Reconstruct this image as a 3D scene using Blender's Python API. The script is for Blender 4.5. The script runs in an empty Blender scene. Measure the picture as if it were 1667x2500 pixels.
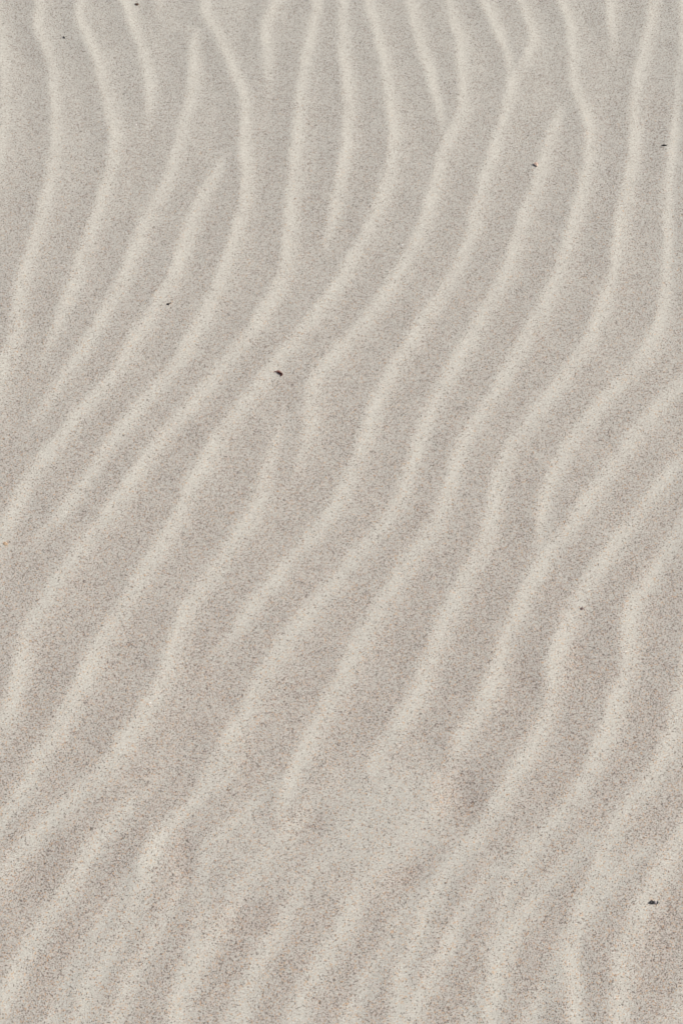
import bpy, bmesh, math, random
import numpy as np
from mathutils import Vector, noise as mnoise

scene = bpy.context.scene
R = math.radians
rng = np.random.default_rng(7)
random.seed(7)

# ------------------------------------------------------------------ camera
CAM_H, PITCH, VFOV = 1.5, R(65.0), R(39.6)
CAM_Y = -CAM_H / math.tan(PITCH)
cd = bpy.data.cameras.new('camera')
cam = bpy.data.objects.new('camera', cd)
scene.collection.objects.link(cam)
cam.location = (0, CAM_Y, CAM_H)
cam.rotation_euler = (math.pi / 2 - PITCH, 0, 0)
cd.sensor_fit = 'VERTICAL'
cd.angle = VFOV
cd.clip_start, cd.clip_end = 0.01, 2000.0
scene.camera = cam

# ------------------------------------------------------------------ sky and sun
SUN_EL, SUN_AZ = R(47.0), R(14.0)        # azimuth counted from +x (right) towards +y (away)
w = bpy.data.worlds.new('World')
scene.world = w
w.use_nodes = True
nt = w.node_tree
nt.nodes.clear()
wo = nt.nodes.new('ShaderNodeOutputWorld')
bg = nt.nodes.new('ShaderNodeBackground')
sky = nt.nodes.new('ShaderNodeTexSky')
sky.sky_type = 'NISHITA'
sky.sun_disc = False
sky.sun_elevation = SUN_EL
sky.sun_rotation = math.pi / 2 - SUN_AZ
sky.dust_density = 6.0
bg.inputs['Strength'].default_value = 0.085
nt.links.new(sky.outputs[0], bg.inputs[0])
nt.links.new(bg.outputs[0], wo.inputs[0])
sd = bpy.data.lights.new('sun', 'SUN')
sd.energy = 3.0
sd.angle = R(0.6)
sd.color = (1.0, 0.965, 0.91)
sun = bpy.data.objects.new('sun', sd)
scene.collection.objects.link(sun)
to_sun = Vector((math.cos(SUN_EL) * math.cos(SUN_AZ), math.cos(SUN_EL) * math.sin(SUN_AZ), math.sin(SUN_EL)))
sun.rotation_euler = to_sun.to_track_quat('Z', 'Y').to_euler()
sun.location = to_sun * 20

vs = scene.view_settings
vs.view_transform = 'Standard'
vs.look = 'None'
vs.gamma = 1.0
vs.use_curve_mapping = False
vs.exposure = 0.215

# ------------------------------------------------------------------ crest tracing -> ground
PW, PH = 1568.0, 2352.0
TV = math.tan(VFOV / 2)
TH = TV * 1667 / 2500


def ground(px, py):
    """pixel of the reading grid -> point of the level beach (metres)"""
    u = (px / PW - 0.5) * 2 * TH
    v = (0.5 - py / PH) * 2 * TV
    dy = math.cos(PITCH) + v * math.sin(PITCH)
    dz = -math.sin(PITCH) + v * math.cos(PITCH)
    t = CAM_H / -dz
    return u * t, CAM_Y + dy * t


# every ripple as a line of its slip face, from the top downwards: (points, strength, taper start, taper end)
CREST = []


def crest(s, amp=1.0, t0=0, t1=0):
    CREST.append(([(tuple(map(float, q.split(','))) + (1.0,))[:3] for q in s.split()], amp, t0, t1))


crest("0,60 4,130 10,200 12,280 3,350 -12,420 -30,480", .8)
crest("90,0 88,50 92,90 117,125 122,200 128,275 125,350 118,400 105,450 92,510 70,588 62,605 44,655 38,695 44,735 30,785 10,830 -8,875")
crest("185,0 182,40 195,80 220,120 232,170 242,220 255,265 265,310 260,360 250,405 235,450 220,500 202,545 185,588 183,605 165,663 145,713,.95 120,775,.75 104,823,.55 88,860,.4 68,905,.25", 1, 0, 1)
crest("288,0 300,45 317,90 332,135 342,185 345,225 342,265 336,310", 1, 0, 1)
crest("364,0 367,25 367,55", .6, 0, 1)
crest("470,52 455,72 443,100 442,135 445,185 437,230 423,270 415,310 400,360 385,415 360,460 330,510 315,555 300,588 297,605 280,648 250,698 225,748 200,788 170,833 145,873,.9 113,922,.75 88,962,.6 64,1000,.45 40,1045,.3", 1, .4, 1)
crest("465,0 472,40 495,70 520,120 537,170 557,210 565,250 560,300 560,350 565,400 565,450 555,490 542,535 525,575 522,600 505,638 485,688 460,738 435,778 420,813 395,853 370,883 330,918 300,963 260,1003 235,1048 205,1088 190,1123 155,1163 130,1195 95,1232 50,1270", 1, 0, 1)
crest("545,322 510,372 470,440 445,480 432,530 415,570 410,598 395,638 370,678 350,718 320,758 295,803 275,843 245,883 210,918 180,948 155,988 120,1028 90,1063 65,1098 45,1145 22,1195 -5,1232", 1, 1, 0)
crest("635,0 615,40 605,75 612,120 615,160 617,200 614,235", 1, 0, 1)
crest("732,0 722,40 710,90 697,150 692,200 685,250 682,310 675,360 672,415 668,460 665,505 660,545 656,598 645,643 625,678 600,723 575,763 550,793 520,828 490,868 460,908 430,938 400,973 370,1008 335,1053 305,1098 280,1133 250,1175 220,1216 190,1256 155,1301 125,1346 95,1391 70,1431 50,1481 45,1526 40,1576 25,1616 10,1661 -10,1700")
crest("787,0 788,50 785,110 796,200 799,250 796,310 792,360 780,410 773,455 760,505 754,545 748,590", 1, 0, 1)
crest("843,0 858,50 873,110 886,165 891,225 901,275 903,325 898,370 886,420 868,470 848,520 828,555 797,610 770,660 740,698 710,738 685,773 655,803 630,833 600,873 575,908 540,948 515,983 490,1023 470,1063 445,1103 420,1148 412,1186 390,1216 360,1266 330,1306 310,1346 285,1391 260,1431 230,1466 215,1506 200,1546 175,1591 155,1631 135,1671 105,1706 85,1746 70,1779 45,1829 20,1869 -5,1900")
crest("938,0 953,60 966,110 981,155 993,200 1008,250 1022,290", 1, 0, 0)
crest("1028,0 1043,60 1058,110 1056,150 1063,200 1061,250 1053,285 1028,315 1013,350 1006,390 998,430 983,470 973,510 958,545 938,580 928,603 903,643 873,688 843,728 813,763 783,798 745,838 716,876 706,922,.85 714,966,.9 704,1015,.85 687,1062,.75 668,1115,.6", 1, 0, 1)
crest("705,893,.35 668,945,.5 636,1005,.6 612,1065,.7 600,1130,.9 582,1183 550,1220 525,1256 500,1301 465,1346 435,1386 415,1421 402,1461 392,1505 378,1555 355,1603 335,1635 315,1658 290,1688 270,1728 245,1766 200,1800 165,1832 130,1866 80,1919 50,1954 20,1989 -5,2018", 1, 1, 0)
crest("1108,0 1133,55 1158,105 1171,140 1178,165 1168,215 1158,260 1143,310 1128,350 1113,400 1103,440 1088,500 1078,540 1056,595 1028,653 998,693 973,728 948,773 923,808 898,853 878,888 858,928 848,968 836,1008 823,1043 808,1083 788,1128 770,1165 748,1198 722,1228 690,1258 655,1300 620,1341 595,1376 560,1416 538,1456 505,1495 470,1540", 1, 0, 1)
crest("1193,0 1213,40 1226,90 1210,135 1188,160", .9)
crest("1311,212 1294,245 1270,290 1253,340 1243,380 1228,425 1213,465 1193,515 1183,555 1170,605 1143,658 1118,698 1088,753 1063,798 1038,838 1018,878 998,913 983,953 968,988 958,1028 943,1068 930,1113 915,1153 893,1190 870,1220 833,1253 798,1293 770,1341 740,1376 700,1411 665,1456 635,1496 610,1536 590,1576 575,1616 550,1656 525,1701 500,1746 465,1812 435,1854 402,1884 375,1909 345,1949 328,1985 322,2020 318,2055 302,2105 282,2160 250,2195 220,2235 200,2280 190,2330 180,2360", 1, 1, 0)
crest("1288,0 1308,55 1313,110 1316,165 1318,210 1338,240 1348,280 1353,325 1348,370 1341,415 1328,460 1313,510 1303,550 1290,600 1273,643 1248,693 1223,738 1203,778 1183,818 1158,858 1133,908 1103,948 1083,978 1063,1013 1048,1053 1038,1093 1025,1143 998,1206 963,1251 933,1296 903,1341 878,1381 853,1421 828,1456 808,1501 792,1546 770,1580 750,1626 722,1666 705,1706 685,1746 672,1785 654,1822 646,1860 650,1888 664,1912", 1, 0, .4)
crest("1398,0 1401,50 1406,90 1406,140", 1, 0, 1)
crest("1500,0 1488,60 1478,110 1468,150 1458,200 1453,250 1456,300 1453,350 1443,400 1433,450 1423,490 1416,540 1412,598 1403,648 1383,693 1368,738 1348,783 1328,818 1303,853 1278,883 1248,923 1223,958 1198,988 1173,1018 1153,1058 1140,1100 1132,1150 1126,1195 1114,1240 1088,1286 1063,1331 1043,1371 1023,1411 1003,1456 988,1496 976,1546 955,1586 942,1621 922,1656 893,1696 863,1738 846,1780 828,1819 815,1850", 1, 0, .7)
crest("1570,70 1560,175 1558,225 1548,300 1541,360 1533,425 1533,475 1533,525 1532,590 1528,663 1518,718 1503,763 1478,808 1448,853 1418,883 1383,918 1353,958 1323,988 1303,1023 1283,1058 1268,1093 1249,1140 1242,1190 1246,1235 1246,1270 1236,1300")
crest("1580,860 1563,878 1523,918 1483,958 1448,1008 1423,1048 1398,1078 1363,1123 1335,1165 1313,1206 1285,1240 1255,1275 1233,1306 1208,1351 1193,1396 1168,1436 1153,1476 1143,1526 1128,1576 1103,1616 1078,1661 1053,1706 1030,1745 1018,1775", 1, 0, .5)
crest("1580,1045 1563,1063 1533,1093 1498,1133 1473,1168 1448,1206 1413,1246 1373,1296 1348,1336 1328,1376 1308,1411 1293,1446 1273,1486 1263,1526 1266,1570 1262,1616 1248,1656 1228,1696 1203,1738 1180,1780 1150,1826 1130,1866 1113,1904 1083,1944 1045,1974 1018,2009 998,2044 983,2084 968,2124 953,2164 938,2204 920,2244 914,2289 910,2360")
crest("1580,1195 1563,1221 1523,1276 1493,1321 1468,1361 1443,1396 1433,1436 1438,1476 1443,1516 1433,1556 1413,1596 1403,1641 1388,1681 1373,1721 1358,1760 1345,1795 1325,1826 1293,1859 1263,1894 1243,1929 1213,1964 1183,2004 1168,2044 1158,2084 1148,2134 1143,2184 1138,2229 1133,2274 1126,2360")
crest("1580,1520 1566,1570 1550,1640 1533,1700 1520,1745 1498,1785 1468,1818 1435,1854 1413,1894 1398,1939 1378,1984 1358,2029 1338,2074 1323,2114 1313,2164 1308,2214 1313,2264 1326,2360")
crest("1585,1870 1566,1905 1542,1955 1510,2005 1485,2049 1472,2084 1448,2124 1433,2164 1423,2204 1418,2244 1418,2360")
crest("1600,2230 1570,2285 1545,2330 1520,2365", .8)
crest("405,1755 370,1786 325,1824 282,1864 250,1894 220,1929 195,1969 175,2009 150,2044 125,2084 100,2124 70,2164 45,2214 30,2254 8,2300 -10,2335", 1, 1, 0)
crest("440,1885 457,1925 470,1972 466,2012 458,2050 468,2090 466,2120 446,2175 426,2220 412,2269 406,2330 404,2360", .95, .5, 0)
crest("745,2020 703,2074 663,2114 620,2154 597,2204 580,2244 566,2289 553,2340 548,2360", .9, 1, 0)
crest("900,1975 860,2026 825,2074 793,2126 765,2174 737,2214 711,2264 690,2318 680,2360", .9, 1, 0)
# beyond the frame on the left and right the field just goes on
EDGE_LEFT, EDGE_RIGHT = 1, len(CREST)

lines = []                       # (N,2) points, (N,) strength


def smooth_resample(p, a, step=0.008):
    d = np.r_[0, np.cumsum(np.hypot(*np.diff(p, axis=0).T))]
    n = max(4, int(d[-1] / step))
    s = np.linspace(0, d[-1], n)
    q = np.c_[np.interp(s, d, p[:, 0]), np.interp(s, d, p[:, 1])]
    aa = np.interp(s, d, a)
    for _ in range(5):           # soften the corners of the tracing
        q[1:-1] = .25 * q[:-2] + .5 * q[1:-1] + .25 * q[2:]
    ph = rng.uniform(0, 6.28, 4)                 # small wander and uneven strength along the ripple
    q[:, 0] += 0.0009 * np.sin(s * 2 * np.pi / 0.061 + ph[0]) + 0.0006 * np.sin(s * 2 * np.pi / 0.033 + ph[1])
    aa = aa * (1 + 0.10 * np.sin(s * 2 * np.pi / 0.14 + ph[2]) + 0.06 * np.sin(s * 2 * np.pi / 0.052 + ph[3]))
    return q, aa


def prolong(q, a, front):
    """carry a ripple on beyond the frame"""
    end = q[0] if front else q[-1]
    ref = q[min(8, len(q) - 1)] if front else q[max(-9, -len(q))]
    d = end - ref
    d = d / (np.hypot(*d) + 1e-9)
    goal = np.array([0.04, 1.0]) if front else np.array([-0.42, -0.91])
    goal = goal / np.hypot(*goal)
    pts, p = [], end.copy()
    ph = rng.uniform(0, 6.28)
    for i in range(75):
        d = d + (goal - d) * 0.05
        d = d / np.hypot(*d)
        n = np.array([-d[1], d[0]])
        p = p + d * 0.012 + n * 0.0016 * math.sin(i * 0.21 + ph)
        pts.append(p.copy())
    pts = np.array(pts)
    if front:
        return np.vstack([pts[::-1], q]), np.r_[np.full(75, a[0]), a]
    return np.vstack([q, pts]), np.r_[a, np.full(75, a[-1])]


for pts, amp, t0, t1 in CREST:
    p = np.array([ground(q[0], q[1]) for q in pts])
    a = np.array([q[2] * amp for q in pts])
    q, a = smooth_resample(p, a)
    n = len(q)
    L = max(4, int(0.035 / 0.008))
    if t0:
        m = max(2, min(int(L * 2.6 * t0), n))
        a[:m] *= np.linspace(0.0, 1, m) ** .8
    if t1:
        m = max(2, min(int(L * 2.6 * t1), n))
        a[n - m:] *= np.linspace(1, 0.0, m) ** .8
    x0, y0 = pts[0][:2]
    x1, y1 = pts[-1][:2]
    if not t0 and (y0 < 30 or x0 < 5 or x0 > 1560):
        q, a = prolong(q, a, True)
    if not t1 and (y1 > 2320 or x1 < 5 or x1 > 1560):
        q, a = prolong(q, a, False)
    lines.append((q, a))
lam = 0.055
left_src = lines[1]
for k in range(2, 12):
    q = left_src[0] + np.array([-lam * k, rng.uniform(-.05, .05)])
    q = q + 0.004 * np.c_[np.sin(q[:, 1] * 22 + k * 1.7), np.zeros(len(q))]
    lines.append((q, left_src[1] * rng.uniform(.8, 1.05)))
top_src = lines[21]
for k in range(1, 6):
    q = top_src[0][top_src[0][:, 1] > 0.25] + np.array([lam * k, 0])
    a = np.interp(np.arange(len(q)), [0, len(q) - 20, len(q)], [1, 1, 0]) * .9
    lines.append((q, a))
bot_src = lines[28]
for k in range(1, 10):
    q = bot_src[0] + np.array([lam * k, -0.01 * k])
    lines.append((q, np.full(len(q), .9)))

# ------------------------------------------------------------------ the beach: one graded sheet
def axis(lo, hi, step, far):
    core = np.arange(lo, hi + step / 2, step)
    out, s, v = [], step, 0.0
    while v < far:
        s *= 1.09
        v += s
        out.append(v)
    out = np.array(out)
    return np.r_[(lo - out)[::-1], core, core[-1] + out]


STEP = 0.003
XS = axis(-0.95, 0.95, STEP, 400.0)
YS = axis(-0.95, 1.25, STEP, 400.0)
NX, NY = len(XS), len(YS)
GX, GY = np.meshgrid(XS, YS)                       # [iy, ix]

Hm = np.zeros((NY, NX))                            # ripple relief 0..1
Band = np.zeros((NY, NX))                          # 1 on the loose pale slip faces, 0 on packed troughs
BRINK, FOOT, STOSS = 0.0058, 0.0185, 0.036          # crest edge before the line, foot of the slip face behind it, windward slope


def seg_field(q, a):
    x0, x1 = q[:, 0].min() - .06, q[:, 0].max() + .06
    y0, y1 = q[:, 1].min() - .06, q[:, 1].max() + .06
    ix = np.where((XS > x0) & (XS < x1))[0]
    iy = np.where((YS > y0) & (YS < y1))[0]
    if len(ix) == 0 or len(iy) == 0:
        return None
    return ix, iy


CH = 12
for q, a in lines:
    # work along the line in short runs, so only nearby ground is touched
    n = len(q)
    tang = np.gradient(q, axis=0)
    best = {}
    D = np.full((NY, NX), 1e9, dtype=np.float32) if False else None
    ixs, iys = seg_field(q, a) or (None, None)
    if ixs is None:
        continue
    sub = np.ix_(iys, ixs)
    bx, by = GX[sub], GY[sub]
    bd = np.full(bx.shape, 1e9)
    bs = np.zeros(bx.shape)
    ba = np.zeros(bx.shape)
    for i in range(0, n - 1, CH):
        j = min(n - 1, i + CH)
        seg = q[i:j + 1]
        mx0, mx1 = np.searchsorted(XS[ixs], [seg[:, 0].min() - .065, seg[:, 0].max() + .065])
        my0, my1 = np.searchsorted(YS[iys], [seg[:, 1].min() - .065, seg[:, 1].max() + .065])
        if mx1 <= mx0 or my1 <= my0:
            continue
        X, Y = bx[my0:my1, mx0:mx1], by[my0:my1, mx0:mx1]
        d_, s_, a_ = bd[my0:my1, mx0:mx1], bs[my0:my1, mx0:mx1], ba[my0:my1, mx0:mx1]
        for k in range(i, j):
            ax, ay = q[k]
            ex, ey = q[k + 1] - q[k]
            l2 = ex * ex + ey * ey + 1e-12
            t = np.clip(((X - ax) * ex + (Y - ay) * ey) / l2, 0, 1)
            dx, dy = X - ax - t * ex, Y - ay - t * ey
            dd = np.hypot(dx, dy)
            # line runs downwards (towards -y): right of the picture is cross < 0 mirrored
            side = np.sign(dx * -ey + dy * ex)
            m = dd < d_
            d_[m] = dd[m]
            s_[m] = (dd * side)[m]
            a_[m] = (a[k] + t * (a[k + 1] - a[k]))[m]
    s = bs
    far = bd > 1e8
    slim = 0.45 + 0.55 * np.clip(ba, 0, 1)          # ripples taper to thin tips
    s = s / (slim * (0.86 + 0.5 * np.clip((0.70 - by) / 1.15, 0, 1)))
    u = np.clip((s + BRINK) / (BRINK + FOOT), 0, 1)
    lee = (1 - u) ** 2.1
    v = np.clip((s + BRINK + STOSS) / STOSS, 0, 1)
    sto = v ** 1.2
    g = np.where(s < -BRINK, sto, lee) * ba
    g[far] = 0
    b = np.exp(-(s / np.where(s < 0, 0.0062, 0.0112)) ** 2) * ba
    b[far] = 0
    H0 = Hm[sub]
    K = 0.06                                        # smooth maximum
    hdif = np.clip(0.5 + 0.5 * (g - H0) / K, 0, 1)
    Hm[sub] = H0 * (1 - hdif) + g * hdif + K * hdif * (1 - hdif) * ((g > 0) & (H0 > 0))
    Band[sub] = np.maximum(Band[sub], b)


def blur(A, sig):
    r = int(sig * 3 + 1)
    k = np.exp(-0.5 * (np.arange(-r, r + 1) / sig) ** 2)
    k /= k.sum()
    P = np.pad(A, ((0, 0), (r, r)), mode='edge')
    B = sum(k[i] * P[:, i:i + A.shape[1]] for i in range(2 * r + 1))
    P = np.pad(B, ((r, r), (0, 0)), mode='edge')
    return sum(k[i] * P[i:i + A.shape[0], :] for i in range(2 * r + 1))


def value_noise(cell, seed):
    g = np.random.default_rng(seed)
    n = 97
    T = g.uniform(-1, 1, (n, n))
    fx, fy = GX / cell, GY / cell
    ix, iy = np.floor(fx).astype(int), np.floor(fy).astype(int)
    tx, ty = fx - ix, fy - iy
    tx, ty = tx * tx * (3 - 2 * tx), ty * ty * (3 - 2 * ty)
    a = T[iy % n, ix % n]
    b = T[iy % n, (ix + 1) % n]
    c = T[(iy + 1) % n, ix % n]
    d = T[(iy + 1) % n, (ix + 1) % n]
    return (a * (1 - tx) + b * tx) * (1 - ty) + (c * (1 - tx) + d * tx) * ty


sharp, soft = blur(Hm, 0.9), blur(Hm, 1.4)
near = np.clip((0.55 - GY) / 0.9, 0, 1)             # the ripples lose their edge towards the viewer's feet
relief = sharp * (1 - near) + soft * near
fade = np.clip(1.3 - np.maximum(np.abs(GX) - 0.95, 0) * 3, 0, 1) * np.clip(1.3 - np.maximum(np.abs(GY - .15) - 1.1, 0) * 3, 0, 1)
ampl = 0.0026 * (1 + 0.38 * near) * (1 + 0.22 * value_noise(0.11, 3) + 0.12 * value_noise(0.05, 4))
Z = relief * ampl * fade
for px, py, rx, ry, k in ((885, 1890, .08, .06, .4), (700, 1985, .10, .045, .45), (555, 1985, .05, .05, .45)):
    cx_, cy_ = ground(px, py)
    Z *= 1 - k * np.exp(-(((GX - cx_) / rx) ** 2 + ((GY - cy_) / ry) ** 2) ** 2)
Z += 0.0022 * value_noise(0.33, 5) + 0.00022 * value_noise(0.026, 6) * fade + (0.00014 * value_noise(0.011, 8) + 0.00009 * value_noise(0.0062, 9)) * fade
Z += 0.05 * value_noise(3.1, 11) * np.clip(np.hypot(GX, GY) / 6 - .3, 0, 1)
Band = blur(Band, 1.3) * fade
# the trodden-flat patch near the viewer and the small hollows round it: centre, half axes, turn, rise, grain tone (up paler, down darker)
for px, py, rx, ry, rot, dh, dl in (
        (885, 1885, .075, .055, 30, .0014, .75), (700, 1985, .10, .040, 10, .0012, .45), (560, 1985, .055, .05, 20, .0015, .5),
        (800, 1960, .07, .03, 35, .001, .3), (330, 2005, .012, .035, -5, .0012, .4), (1056, 1824, .024, .028, -15, -.0032, -.7),
        (426, 1992, .015, .030, 0, -.0030, -.9), (560, 2112, .040, .016, 12, -.0030, -.7), (945, 2008, .030, .014, 30, -.0028, -.7),
        (705, 1888, .018, .026, -25, -.0022, -.5), (1325, 1515, .02, .03, 20, -.0012, -.3), (1200, 1570, .022, .03, 15, -.001, -.3),
        (80, 1980, .03, .02, 40, -.0012, -.2), (60, 130, .03, .03, 0, -.0015, -.25), (1540, 2130, .035, .06, 20, -.001, -.25)):
    cx_, cy_ = ground(px, py)
    c_, s_ = math.cos(R(rot)), math.sin(R(rot))
    ux, uy = (GX - cx_) * c_ + (GY - cy_) * s_, (GY - cy_) * c_ - (GX - cx_) * s_
    e_ = np.exp(-((ux / rx) ** 2 + (uy / ry) ** 2))
    Z += dh * e_
    Band = np.maximum(Band, dl * np.minimum(1, 1.6 * e_)) if dl > 0 else Band + dl * e_
Band = np.clip(Band, -0.3, 1)


def height(x, y):
    ix = int(np.clip(np.searchsorted(XS, x) - 1, 0, NX - 2))
    iy = int(np.clip(np.searchsorted(YS, y) - 1, 0, NY - 2))
    tx = (x - XS[ix]) / (XS[ix + 1] - XS[ix])
    ty = (y - YS[iy]) / (YS[iy + 1] - YS[iy])
    return float((Z[iy, ix] * (1 - tx) + Z[iy, ix + 1] * tx) * (1 - ty) + (Z[iy + 1, ix] * (1 - tx) + Z[iy + 1, ix + 1] * tx) * ty)


def sheet(name):
    me = bpy.data.meshes.new(name)
    co = np.empty((NY * NX, 3), dtype=np.float32)
    co[:, 0], co[:, 1], co[:, 2] = GX.ravel(), GY.ravel(), Z.ravel()
    idx = np.arange(NY * NX).reshape(NY, NX)
    f = np.stack([idx[:-1, :-1], idx[:-1, 1:], idx[1:, 1:], idx[1:, :-1]], -1).reshape(-1, 4)
    me.vertices.add(len(co))
    me.vertices.foreach_set('co', co.ravel())
    me.loops.add(f.size)
    me.loops.foreach_set('vertex_index', f.ravel().astype(np.int32))
    me.polygons.add(len(f))
    me.polygons.foreach_set('loop_start', np.arange(0, f.size, 4, dtype=np.int32))
    me.polygons.foreach_set('loop_total', np.full(len(f), 4, dtype=np.int32))
    me.polygons.foreach_set('use_smooth', np.ones(len(f), dtype=bool))
    me.update(calc_edges=True)
    at = me.attributes.new('loose', 'FLOAT', 'POINT')
    at.data.foreach_set('value', Band.ravel().astype(np.float32))
    o = bpy.data.objects.new(name, me)
    scene.collection.objects.link(o)
    return o


# ------------------------------------------------------------------ materials
def new_mat(name):
    m = bpy.data.materials.new(name)
    m.use_nodes = True
    t = m.node_tree
    t.nodes.clear()
    out = t.nodes.new('ShaderNodeOutputMaterial')
    b = t.nodes.new('ShaderNodeBsdfPrincipled')
    t.links.new(b.outputs[0], out.inputs[0])
    return m, t, b


def math_node(t, op, a, b=None, c=None, clamp=False):
    n = t.nodes.new('ShaderNodeMath')
    n.operation = op
    n.use_clamp = clamp
    for i, v in enumerate((a, b, c)):
        if v is None:
            continue
        if isinstance(v, (int, float)):
            n.inputs[i].default_value = v
        else:
            t.links.new(v, n.inputs[i])
    return n.outputs[0]


def mix_col(t, fac, a, b):
    n = t.nodes.new('ShaderNodeMix')
    n.data_type = 'RGBA'
    for sock, v in ((n.inputs[0], fac), (n.inputs[6], a), (n.inputs[7], b)):
        if isinstance(v, (int, float)):
            sock.default_value = v
        elif isinstance(v, tuple):
            sock.default_value = (*v, 1)
        else:
            t.links.new(v, sock)
    return n.outputs[2]


def ramp(t, src, stops, mode='LINEAR'):
    n = t.nodes.new('ShaderNodeValToRGB')
    n.color_ramp.interpolation = mode
    e = n.color_ramp.elements
    while len(e) < len(stops):
        e.new(0.5)
    for i, (p, c) in enumerate(stops):
        e[i].position = p
        e[i].color = (*c, 1)
    t.links.new(src, n.inputs[0])
    return n.outputs[0]


def sand_material():
    m, t, b = new_mat('rippled_sand')
    tc = t.nodes.new('ShaderNodeTexCoord')
    P = tc.outputs['Object']

    def grains(scale, seed):
        mp = t.nodes.new('ShaderNodeMapping')
        mp.inputs['Location'].default_value = (seed * 3.1, seed * 1.7, 0)
        t.links.new(P, mp.inputs[0])
        v = t.nodes.new('ShaderNodeTexVoronoi')
        v.voronoi_dimensions = '2D'
        v.inputs['Scale'].default_value = scale
        t.links.new(mp.outputs[0], v.inputs['Vector'])
        s = t.nodes.new('ShaderNodeSeparateColor')
        t.links.new(v.outputs['Color'], s.inputs[0])
        return v.outputs['Distance'], s.outputs

    la = t.nodes.new('ShaderNodeAttribute')
    la.attribute_name = 'loose'
    loose = la.outputs['Fac']
    # drifts where the heavy dark mineral has gathered
    nz = t.nodes.new('ShaderNodeTexNoise')
    nz.inputs['Scale'].default_value = 16
    nz.inputs['Detail'].default_value = 5
    t.links.new(P, nz.inputs['Vector'])
    patch = math_node(t, 'SUBTRACT', nz.outputs['Fac'], 0.5)

    d1, c1 = grains(1800, 1)       # 0.55 mm grains
    d2, c2 = grains(920, 2)        # scattered coarse grains
    quartz = ramp(t, c1[0], [(0.0, (.357, .335, .292)), (.25, (.432, .418, .371)), (.6, (.477, .467, .419)),
                             (.9, (.521, .519, .473)), (1.0, (.64, .64, .60))])
    # the edge of the sorted sand is ragged at the size of a few grains
    nf = t.nodes.new('ShaderNodeTexNoise')
    nf.inputs['Scale'].default_value = 150
    nf.inputs['Detail'].default_value = 3
    t.links.new(P, nf.inputs['Vector'])
    loose = math_node(t, 'ADD', loose, math_node(t, 'MULTIPLY_ADD', nf.outputs['Fac'], 0.9, -0.45))
    # rosy grains, heavier than quartz, stay behind in the troughs
    sp = t.nodes.new('ShaderNodeSeparateXYZ')
    t.links.new(P, sp.inputs[0])
    rosy = math_node(t, 'MULTIPLY', math_node(t, 'MULTIPLY_ADD', loose, -0.45, 0.45),
                     math_node(t, 'MULTIPLY_ADD', sp.outputs['Y'], -1.0, 0.75, True))
    isrose = math_node(t, 'LESS_THAN', c2[2], rosy)
    quartz = mix_col(t, isrose, quartz, mix_col(t, 0.5, quartz, (.50, .425, .37)))
    # share of dark grains: sorted by the wind, fewest on the loose slip faces
    share = math_node(t, 'MULTIPLY_ADD', loose, -0.135, 0.20)
    share = math_node(t, 'MULTIPLY_ADD', patch, 0.20, share)
    share = math_node(t, 'MULTIPLY_ADD', math_node(t, 'MULTIPLY', math_node(t, 'SUBTRACT', 1.0, loose), math_node(t, 'SUBTRACT', 0.55, sp.outputs['Y'])), 0.055, share)
    isdark = math_node(t, 'LESS_THAN', c1[1], share)
    darkcol = ramp(t, c1[2], [(0, (.05, .036, .028)), (.3, (.13, .098, .08)), (.7, (.25, .195, .165)), (1, (.36, .27, .22))])
    col = mix_col(t, isdark, quartz, darkcol)
    # rusty grains get commoner towards the near side
    nearby = math_node(t, 'MULTIPLY_ADD', sp.outputs['Y'], -0.05, 0.032, True)
    isor = math_node(t, 'LESS_THAN', c2[0], nearby)
    col = mix_col(t, math_node(t, 'MULTIPLY', isor, 0.55), col, (.52, .30, .14))
    share2 = math_node(t, 'MULTIPLY_ADD', loose, -0.035, 0.05)
    share2 = math_node(t, 'MULTIPLY_ADD', sp.outputs['Y'], -0.035, share2)
    isd2 = math_node(t, 'LESS_THAN', c2[1], share2)
    col = mix_col(t, math_node(t, 'MULTIPLY', isd2, 0.8), col, (.10, .08, .07))
    t.links.new(col, b.inputs['Base Color'])
    b.inputs['Roughness'].default_value = 0.85
    b.inputs['Specular IOR Level'].default_value = 0.25
    # grain relief
    n2 = t.nodes.new('ShaderNodeTexNoise')
    n2.inputs['Scale'].default_value = 320
    n2.inputs['Detail'].default_value = 3
    t.links.new(P, n2.inputs['Vector'])
    h = math_node(t, 'MULTIPLY_ADD', d1, -0.9, n2.outputs['Fac'])
    bp = t.nodes.new('ShaderNodeBump')
    bp.inputs['Strength'].default_value = 0.55
    bp.inputs['Distance'].default_value = 0.0006
    t.links.new(h, bp.inputs['Height'])
    t.links.new(bp.outputs[0], b.inputs['Normal'])
    return m


def bit_material(name, stops, scale=900.0, rough=0.75, spec=0.3):
    m, t, b = new_mat(name)
    tc = t.nodes.new('ShaderNodeTexCoord')
    n = t.nodes.new('ShaderNodeTexNoise')
    n.inputs['Scale'].default_value = scale
    n.inputs['Detail'].default_value = 3
    t.links.new(tc.outputs['Object'], n.inputs['Vector'])
    t.links.new(ramp(t, n.outputs['Fac'], stops), b.inputs['Base Color'])
    b.inputs['Roughness'].default_value = rough
    b.inputs['Specular IOR Level'].default_value = spec
    return m


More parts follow.
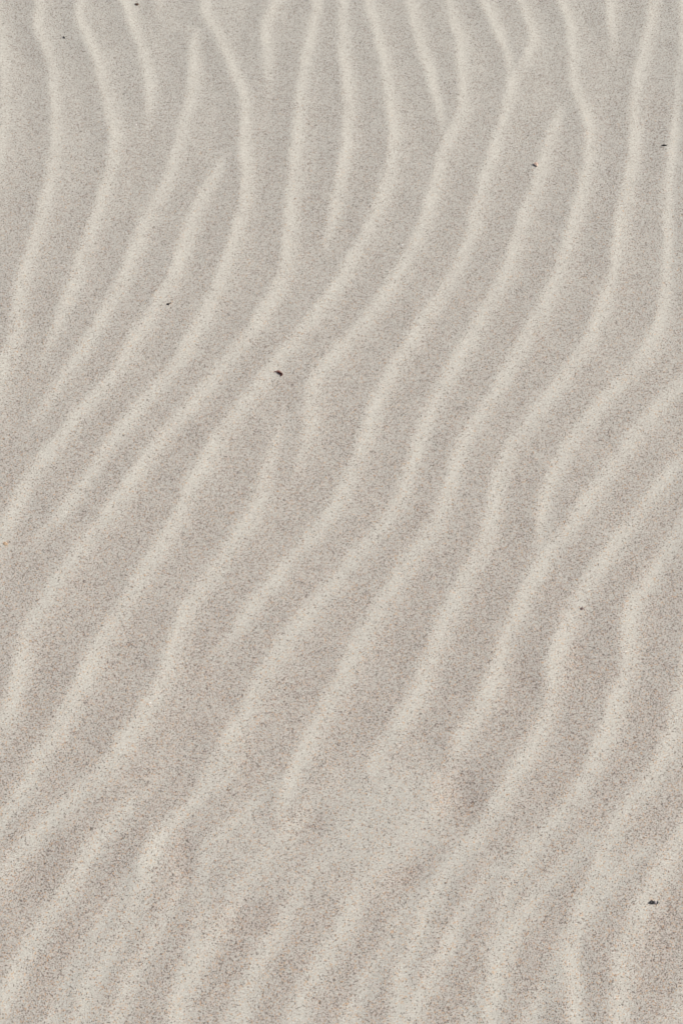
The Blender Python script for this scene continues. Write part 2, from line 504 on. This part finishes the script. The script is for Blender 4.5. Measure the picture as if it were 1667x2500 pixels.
M = {
    'bark': bit_material('bark', [(.3, (.03, .018, .012)), (.5, (.09, .055, .038)), (.7, (.20, .13, .09))]),
    'black': bit_material('blackened_wood', [(.3, (.006, .005, .005)), (.7, (.03, .025, .02))]),
    'shell': bit_material('pink_shell', [(.3, (.34, .24, .19)), (.5, (.47, .36, .30)), (.7, (.54, .45, .37))], 500, .5),
    'husk': bit_material('reddish_husk', [(.3, (.035, .012, .01)), (.5, (.07, .022, .018)), (.7, (.20, .075, .06))], 600, .5),
    'husk_top': bit_material('pale_husk', [(.3, (.22, .11, .09)), (.7, (.34, .19, .16))], 600, .6),
    'charcoal': bit_material('charcoal_stone', [(.35, (.008, .007, .007)), (.5, (.03, .03, .032)), (.62, (.12, .12, .125)), (.75, (.25, .25, .25))], 420, .45, .5),
    'pale_stone': bit_material('pale_stone', [(.3, (.30, .27, .26)), (.7, (.55, .52, .50))], 500, .6),
    'tan': bit_material('tan_crumb', [(.3, (.28, .19, .12)), (.5, (.42, .31, .21)), (.7, (.50, .40, .29))], 700),
    'grey': bit_material('grey_brown_crumb', [(.3, (.07, .05, .045)), (.5, (.16, .12, .11)), (.7, (.34, .28, .25))], 900),
    'white': bit_material('white_shell', [(.3, (.82, .80, .76)), (.7, (.9, .89, .86))], 600, .3, .6),
}

sand = sheet('sand')
sand['kind'] = 'structure'
sand.data.materials.append(sand_material())


# ------------------------------------------------------------------ bits lying on the sand
def D(sx, sy):
    """pixel of the full photograph -> ground point"""
    return ground(sx * PW / 1667, sy * PH / 2500)


def link(name, bm, mat, parent=None):
    me = bpy.data.meshes.new(name)
    bm.to_mesh(me)
    bm.free()
    for p in me.polygons:
        p.use_smooth = False
    me.materials.append(M[mat])
    o = bpy.data.objects.new(name, me)
    scene.collection.objects.link(o)
    o.parent = parent
    return o


def tag(o, label, cat, group=None):
    o['label'] = label
    o['category'] = cat
    if group:
        o['group'] = group
    return o


def base(name, sx, sy, rz=0.0):
    x, y = D(sx, sy)
    o = bpy.data.objects.new(name, None)
    o.empty_display_size = 0.005
    scene.collection.objects.link(o)
    o.location = (x, y, height(x, y))
    o.rotation_euler.z = rz
    return o


def put(o, sx, sy, rz=0.0, dz=0.0):
    x, y = D(sx, sy)
    o.location = (x, y, height(x, y) + dz)
    o.rotation_euler.z = rz
    return o


def lump(dim, seed, rough=0.3, sub=3, off=(0, 0, 0), chisel=0):
    """an irregular crumb of size dim, partly bedded into the ground; chisel cuts flat facets"""
    bm = bmesh.new()
    bmesh.ops.create_icosphere(bm, subdivisions=sub, radius=0.5)
    r = random.Random(seed)
    o = Vector((r.uniform(-50, 50), r.uniform(-50, 50), r.uniform(-50, 50)))
    for v in bm.verts:
        n = mnoise.noise(v.co * 3.2 + o) * rough + mnoise.noise(v.co * 8 + o) * rough * .45
        v.co *= 1 + n
    for k in range(chisel):
        d = Vector((r.uniform(-1, 1), r.uniform(-1, 1), r.uniform(-.2, 1))).normalized()
        lim = r.uniform(.24, .36)
        for v in bm.verts:
            e = v.co.dot(d) - lim
            if e > 0:
                v.co -= d * e
    for v in bm.verts:
        v.co = Vector((v.co.x * dim[0] + off[0], v.co.y * dim[1] + off[1], v.co.z * dim[2] + dim[2] * .28 + off[2]))
    return bm


def rod(path, radii, sides=7, seed=0):
    """a tapering bent splinter through the points of path"""
    bm = bmesh.new()
    r = random.Random(seed)
    rings = []
    for i, (p, q) in enumerate(zip(path, radii)):
        a = Vector(path[min(i + 1, len(path) - 1)]) - Vector(path[max(i - 1, 0)])
        a.normalize()
        s = a.cross(Vector((0, 0, 1))).normalized()
        u = s.cross(a)
        rings.append([bm.verts.new(Vector(p) + (s * math.cos(t) + u * math.sin(t)) * q * r.uniform(.8, 1.2))
                      for t in [k * 2 * math.pi / sides for k in range(sides)]])
    for A, B in zip(rings, rings[1:]):
        for k in range(sides):
            bm.faces.new((A[k], A[(k + 1) % sides], B[(k + 1) % sides], B[k]))
    bm.faces.new(rings[0][::-1])
    bm.faces.new(rings[-1])
    bmesh.ops.recalc_face_normals(bm, faces=bm.faces)
    return bm


mm = 0.001

# flat broken piece of bark at the far edge, one corner hanging down
bm = lump((6.2 * mm, 4.2 * mm, 3.0 * mm), 3, .22, 3, chisel=5)
tag(put(link('bark_chip', bm, 'bark'), 335, 11, R(-10)),
    'small flat dark brown bark chip beside the top edge of the picture', 'bark chip')

tag(put(link('seed', rod([(-1.3 * mm, 1.6 * mm, .5 * mm), (-.5 * mm, .5 * mm, .9 * mm), (.4 * mm, -.8 * mm, .9 * mm), (1. * mm, -1.9 * mm, .4 * mm)],
                         [.4 * mm, .9 * mm, .85 * mm, .4 * mm], 7, 2), 'black'), 157.5, 91),
    'tiny black slanting seed on a ripple in the upper left of the picture', 'seed')

tag(put(link('splinter', rod([(-3.7 * mm, 0, .5 * mm), (-2 * mm, .1 * mm, .9 * mm), (-.3 * mm, .35 * mm, 1.1 * mm), (1.4 * mm, 0, .9 * mm), (3.2 * mm, .1 * mm, .6 * mm), (4. * mm, .5 * mm, .4 * mm)],
                             [.25 * mm, .7 * mm, .95 * mm, .65 * mm, .6 * mm, .15 * mm], 7, 4), 'black'), 1619, 358),
    'thin black wood splinter lying level near the right edge', 'splinter')

# broken piece of shell, standing slightly on edge
bm = bmesh.new()
ol = [(-2.6, 2.4), (-.6, 3.2), (1.6, 2.9), (3.0, 1.2), (2.7, -1.2), (.8, -3.2), (-1.2, -1.9), (-2.9, .6)]
top = [bm.verts.new((x * mm, y * mm, (2.0 + .35 * math.cos(x) - .28 * x * .4 + .18 * y * .4) * mm)) for x, y in ol]
low = [bm.verts.new((x * mm * .9, y * mm * .9, -.3 * mm)) for x, y in ol]
apex = bm.verts.new((.2 * mm, .2 * mm, 2.9 * mm))
for i in range(len(ol)):
    j = (i + 1) % len(ol)
    bm.faces.new((low[i], low[j], top[j], top[i]))
    bm.faces.new((top[i], top[j], apex))
bm.faces.new(low[::-1])
bmesh.ops.recalc_face_normals(bm, faces=bm.faces)
tag(put(link('shell_fragment', bm, 'shell'), 1307, 405, R(8)),
    'pinkish tan shell fragment with a dark lower edge on a ripple', 'shell fragment')

c = base('wood_crumb', 411, 743)
tag(c, 'small dark brown forked wood crumb in a trough at middle left', 'wood crumb')
link('stub', lump((3.7 * mm, 2.4 * mm, 2.2 * mm), 12, .3), 'black', c)
link('twig', rod([(1.0 * mm, .4 * mm, .9 * mm), (2.4 * mm, 1.2 * mm, 1. * mm), (3.7 * mm, 2.3 * mm, .7 * mm)], [.7 * mm, .55 * mm, .5 * mm], 7, 5), 'bark', c)

h = base('seed_husk', 681, 911, R(-24))
tag(h, 'reddish brown curled seed husk with thin stalk in a trough left of centre', 'seed husk')
link('shell', rod([(-2.2 * mm, .1 * mm, .9 * mm), (-1.2 * mm, 0, 1.1 * mm), (.6 * mm, 0, 1.2 * mm), (2.8 * mm, 0, 1.2 * mm), (4.2 * mm, .1 * mm, 1.2 * mm), (4.8 * mm, .2 * mm, 1.1 * mm)],
                  [.5 * mm, 1.0 * mm, 1.25 * mm, 1.35 * mm, 1.1 * mm, .4 * mm], 9, 8), 'husk', h)
link('flap', lump((5.2 * mm, 2.0 * mm, 1.3 * mm), 22, .25, 2, off=(-.5 * mm, 1.5 * mm, 1.6 * mm)), 'husk_top', h)
link('stalk', rod([(-2.2 * mm, .3 * mm, 1.4 * mm), (-4.2 * mm, .1 * mm, 1.5 * mm), (-5.6 * mm, -.9 * mm, 1.1 * mm), (-6.2 * mm, -2.6 * mm, .4 * mm)], [.6 * mm, .42 * mm, .34 * mm, .2 * mm], 6, 9), 'husk_top', h)
link('hook', rod([(4.3 * mm, .2 * mm, 1.6 * mm), (4.7 * mm, -1.4 * mm, 1.3 * mm), (3.9 * mm, -3.0 * mm, .7 * mm), (2.8 * mm, -3.8 * mm, .3 * mm)], [1.0 * mm, .95 * mm, .6 * mm, .2 * mm], 7, 10), 'husk', h)

tag(put(link('earth_crumb', lump((4.6 * mm, 3.0 * mm, 1.5 * mm), 31, .38, 3), 'grey'), 1418.5, 1488, R(14)),
    'flat greyish brown crumb half sunk in pale sand at lower right', 'earth crumb')

s = base('stone', 1592.5, 2203, R(-3))
tag(s, 'black and grey angular stone chip, largest thing near the bottom right corner', 'stone')
link('body', lump((6.2 * mm, 4.9 * mm, 4.6 * mm), 41, .2, 3, off=(-.9 * mm, 0, 0), chisel=6), 'charcoal', s)
link('pale_end', lump((3.0 * mm, 4.2 * mm, 3.2 * mm), 46, .2, 3, off=(2.7 * mm, -.1 * mm, 0), chisel=5), 'pale_stone', s)
link('dark_rim', rod([(4.2 * mm, -1.6 * mm, .6 * mm), (4.5 * mm, 0, 1.6 * mm), (4.3 * mm, 1.4 * mm, 1.3 * mm)], [.8 * mm, .9 * mm, .6 * mm], 6, 3), 'charcoal', s)

tag(put(link('earth_crumb', lump((6.0 * mm, 4.2 * mm, 1.6 * mm), 52, .36, 3), 'tan'), 15, 1329, R(-28)),
    'tan brown crumb of earth at the left edge of the picture', 'earth crumb')

for k, (sx, sy, size, lab) in enumerate((
        (333, 304, 1.9, 'bright white shell grain in the trough at upper left'),
        (981, 599, 2.1, 'bright white shell grain on dark sand right of upper centre'),
        (1524, 1594, 1.6, 'bright white shell grain on the pale ripple at lower right'),
        (368, 1718, 1.6, 'bright white shell grain on a pale ripple at lower left'))):
    tag(put(link('shell_grain', lump((size * 1.4 * mm, size * mm, size * .7 * mm), 60 + k, .2, 2, chisel=3), 'white'), sx, sy),
        lab, 'shell grain', 'white shell grains lying on the sand')
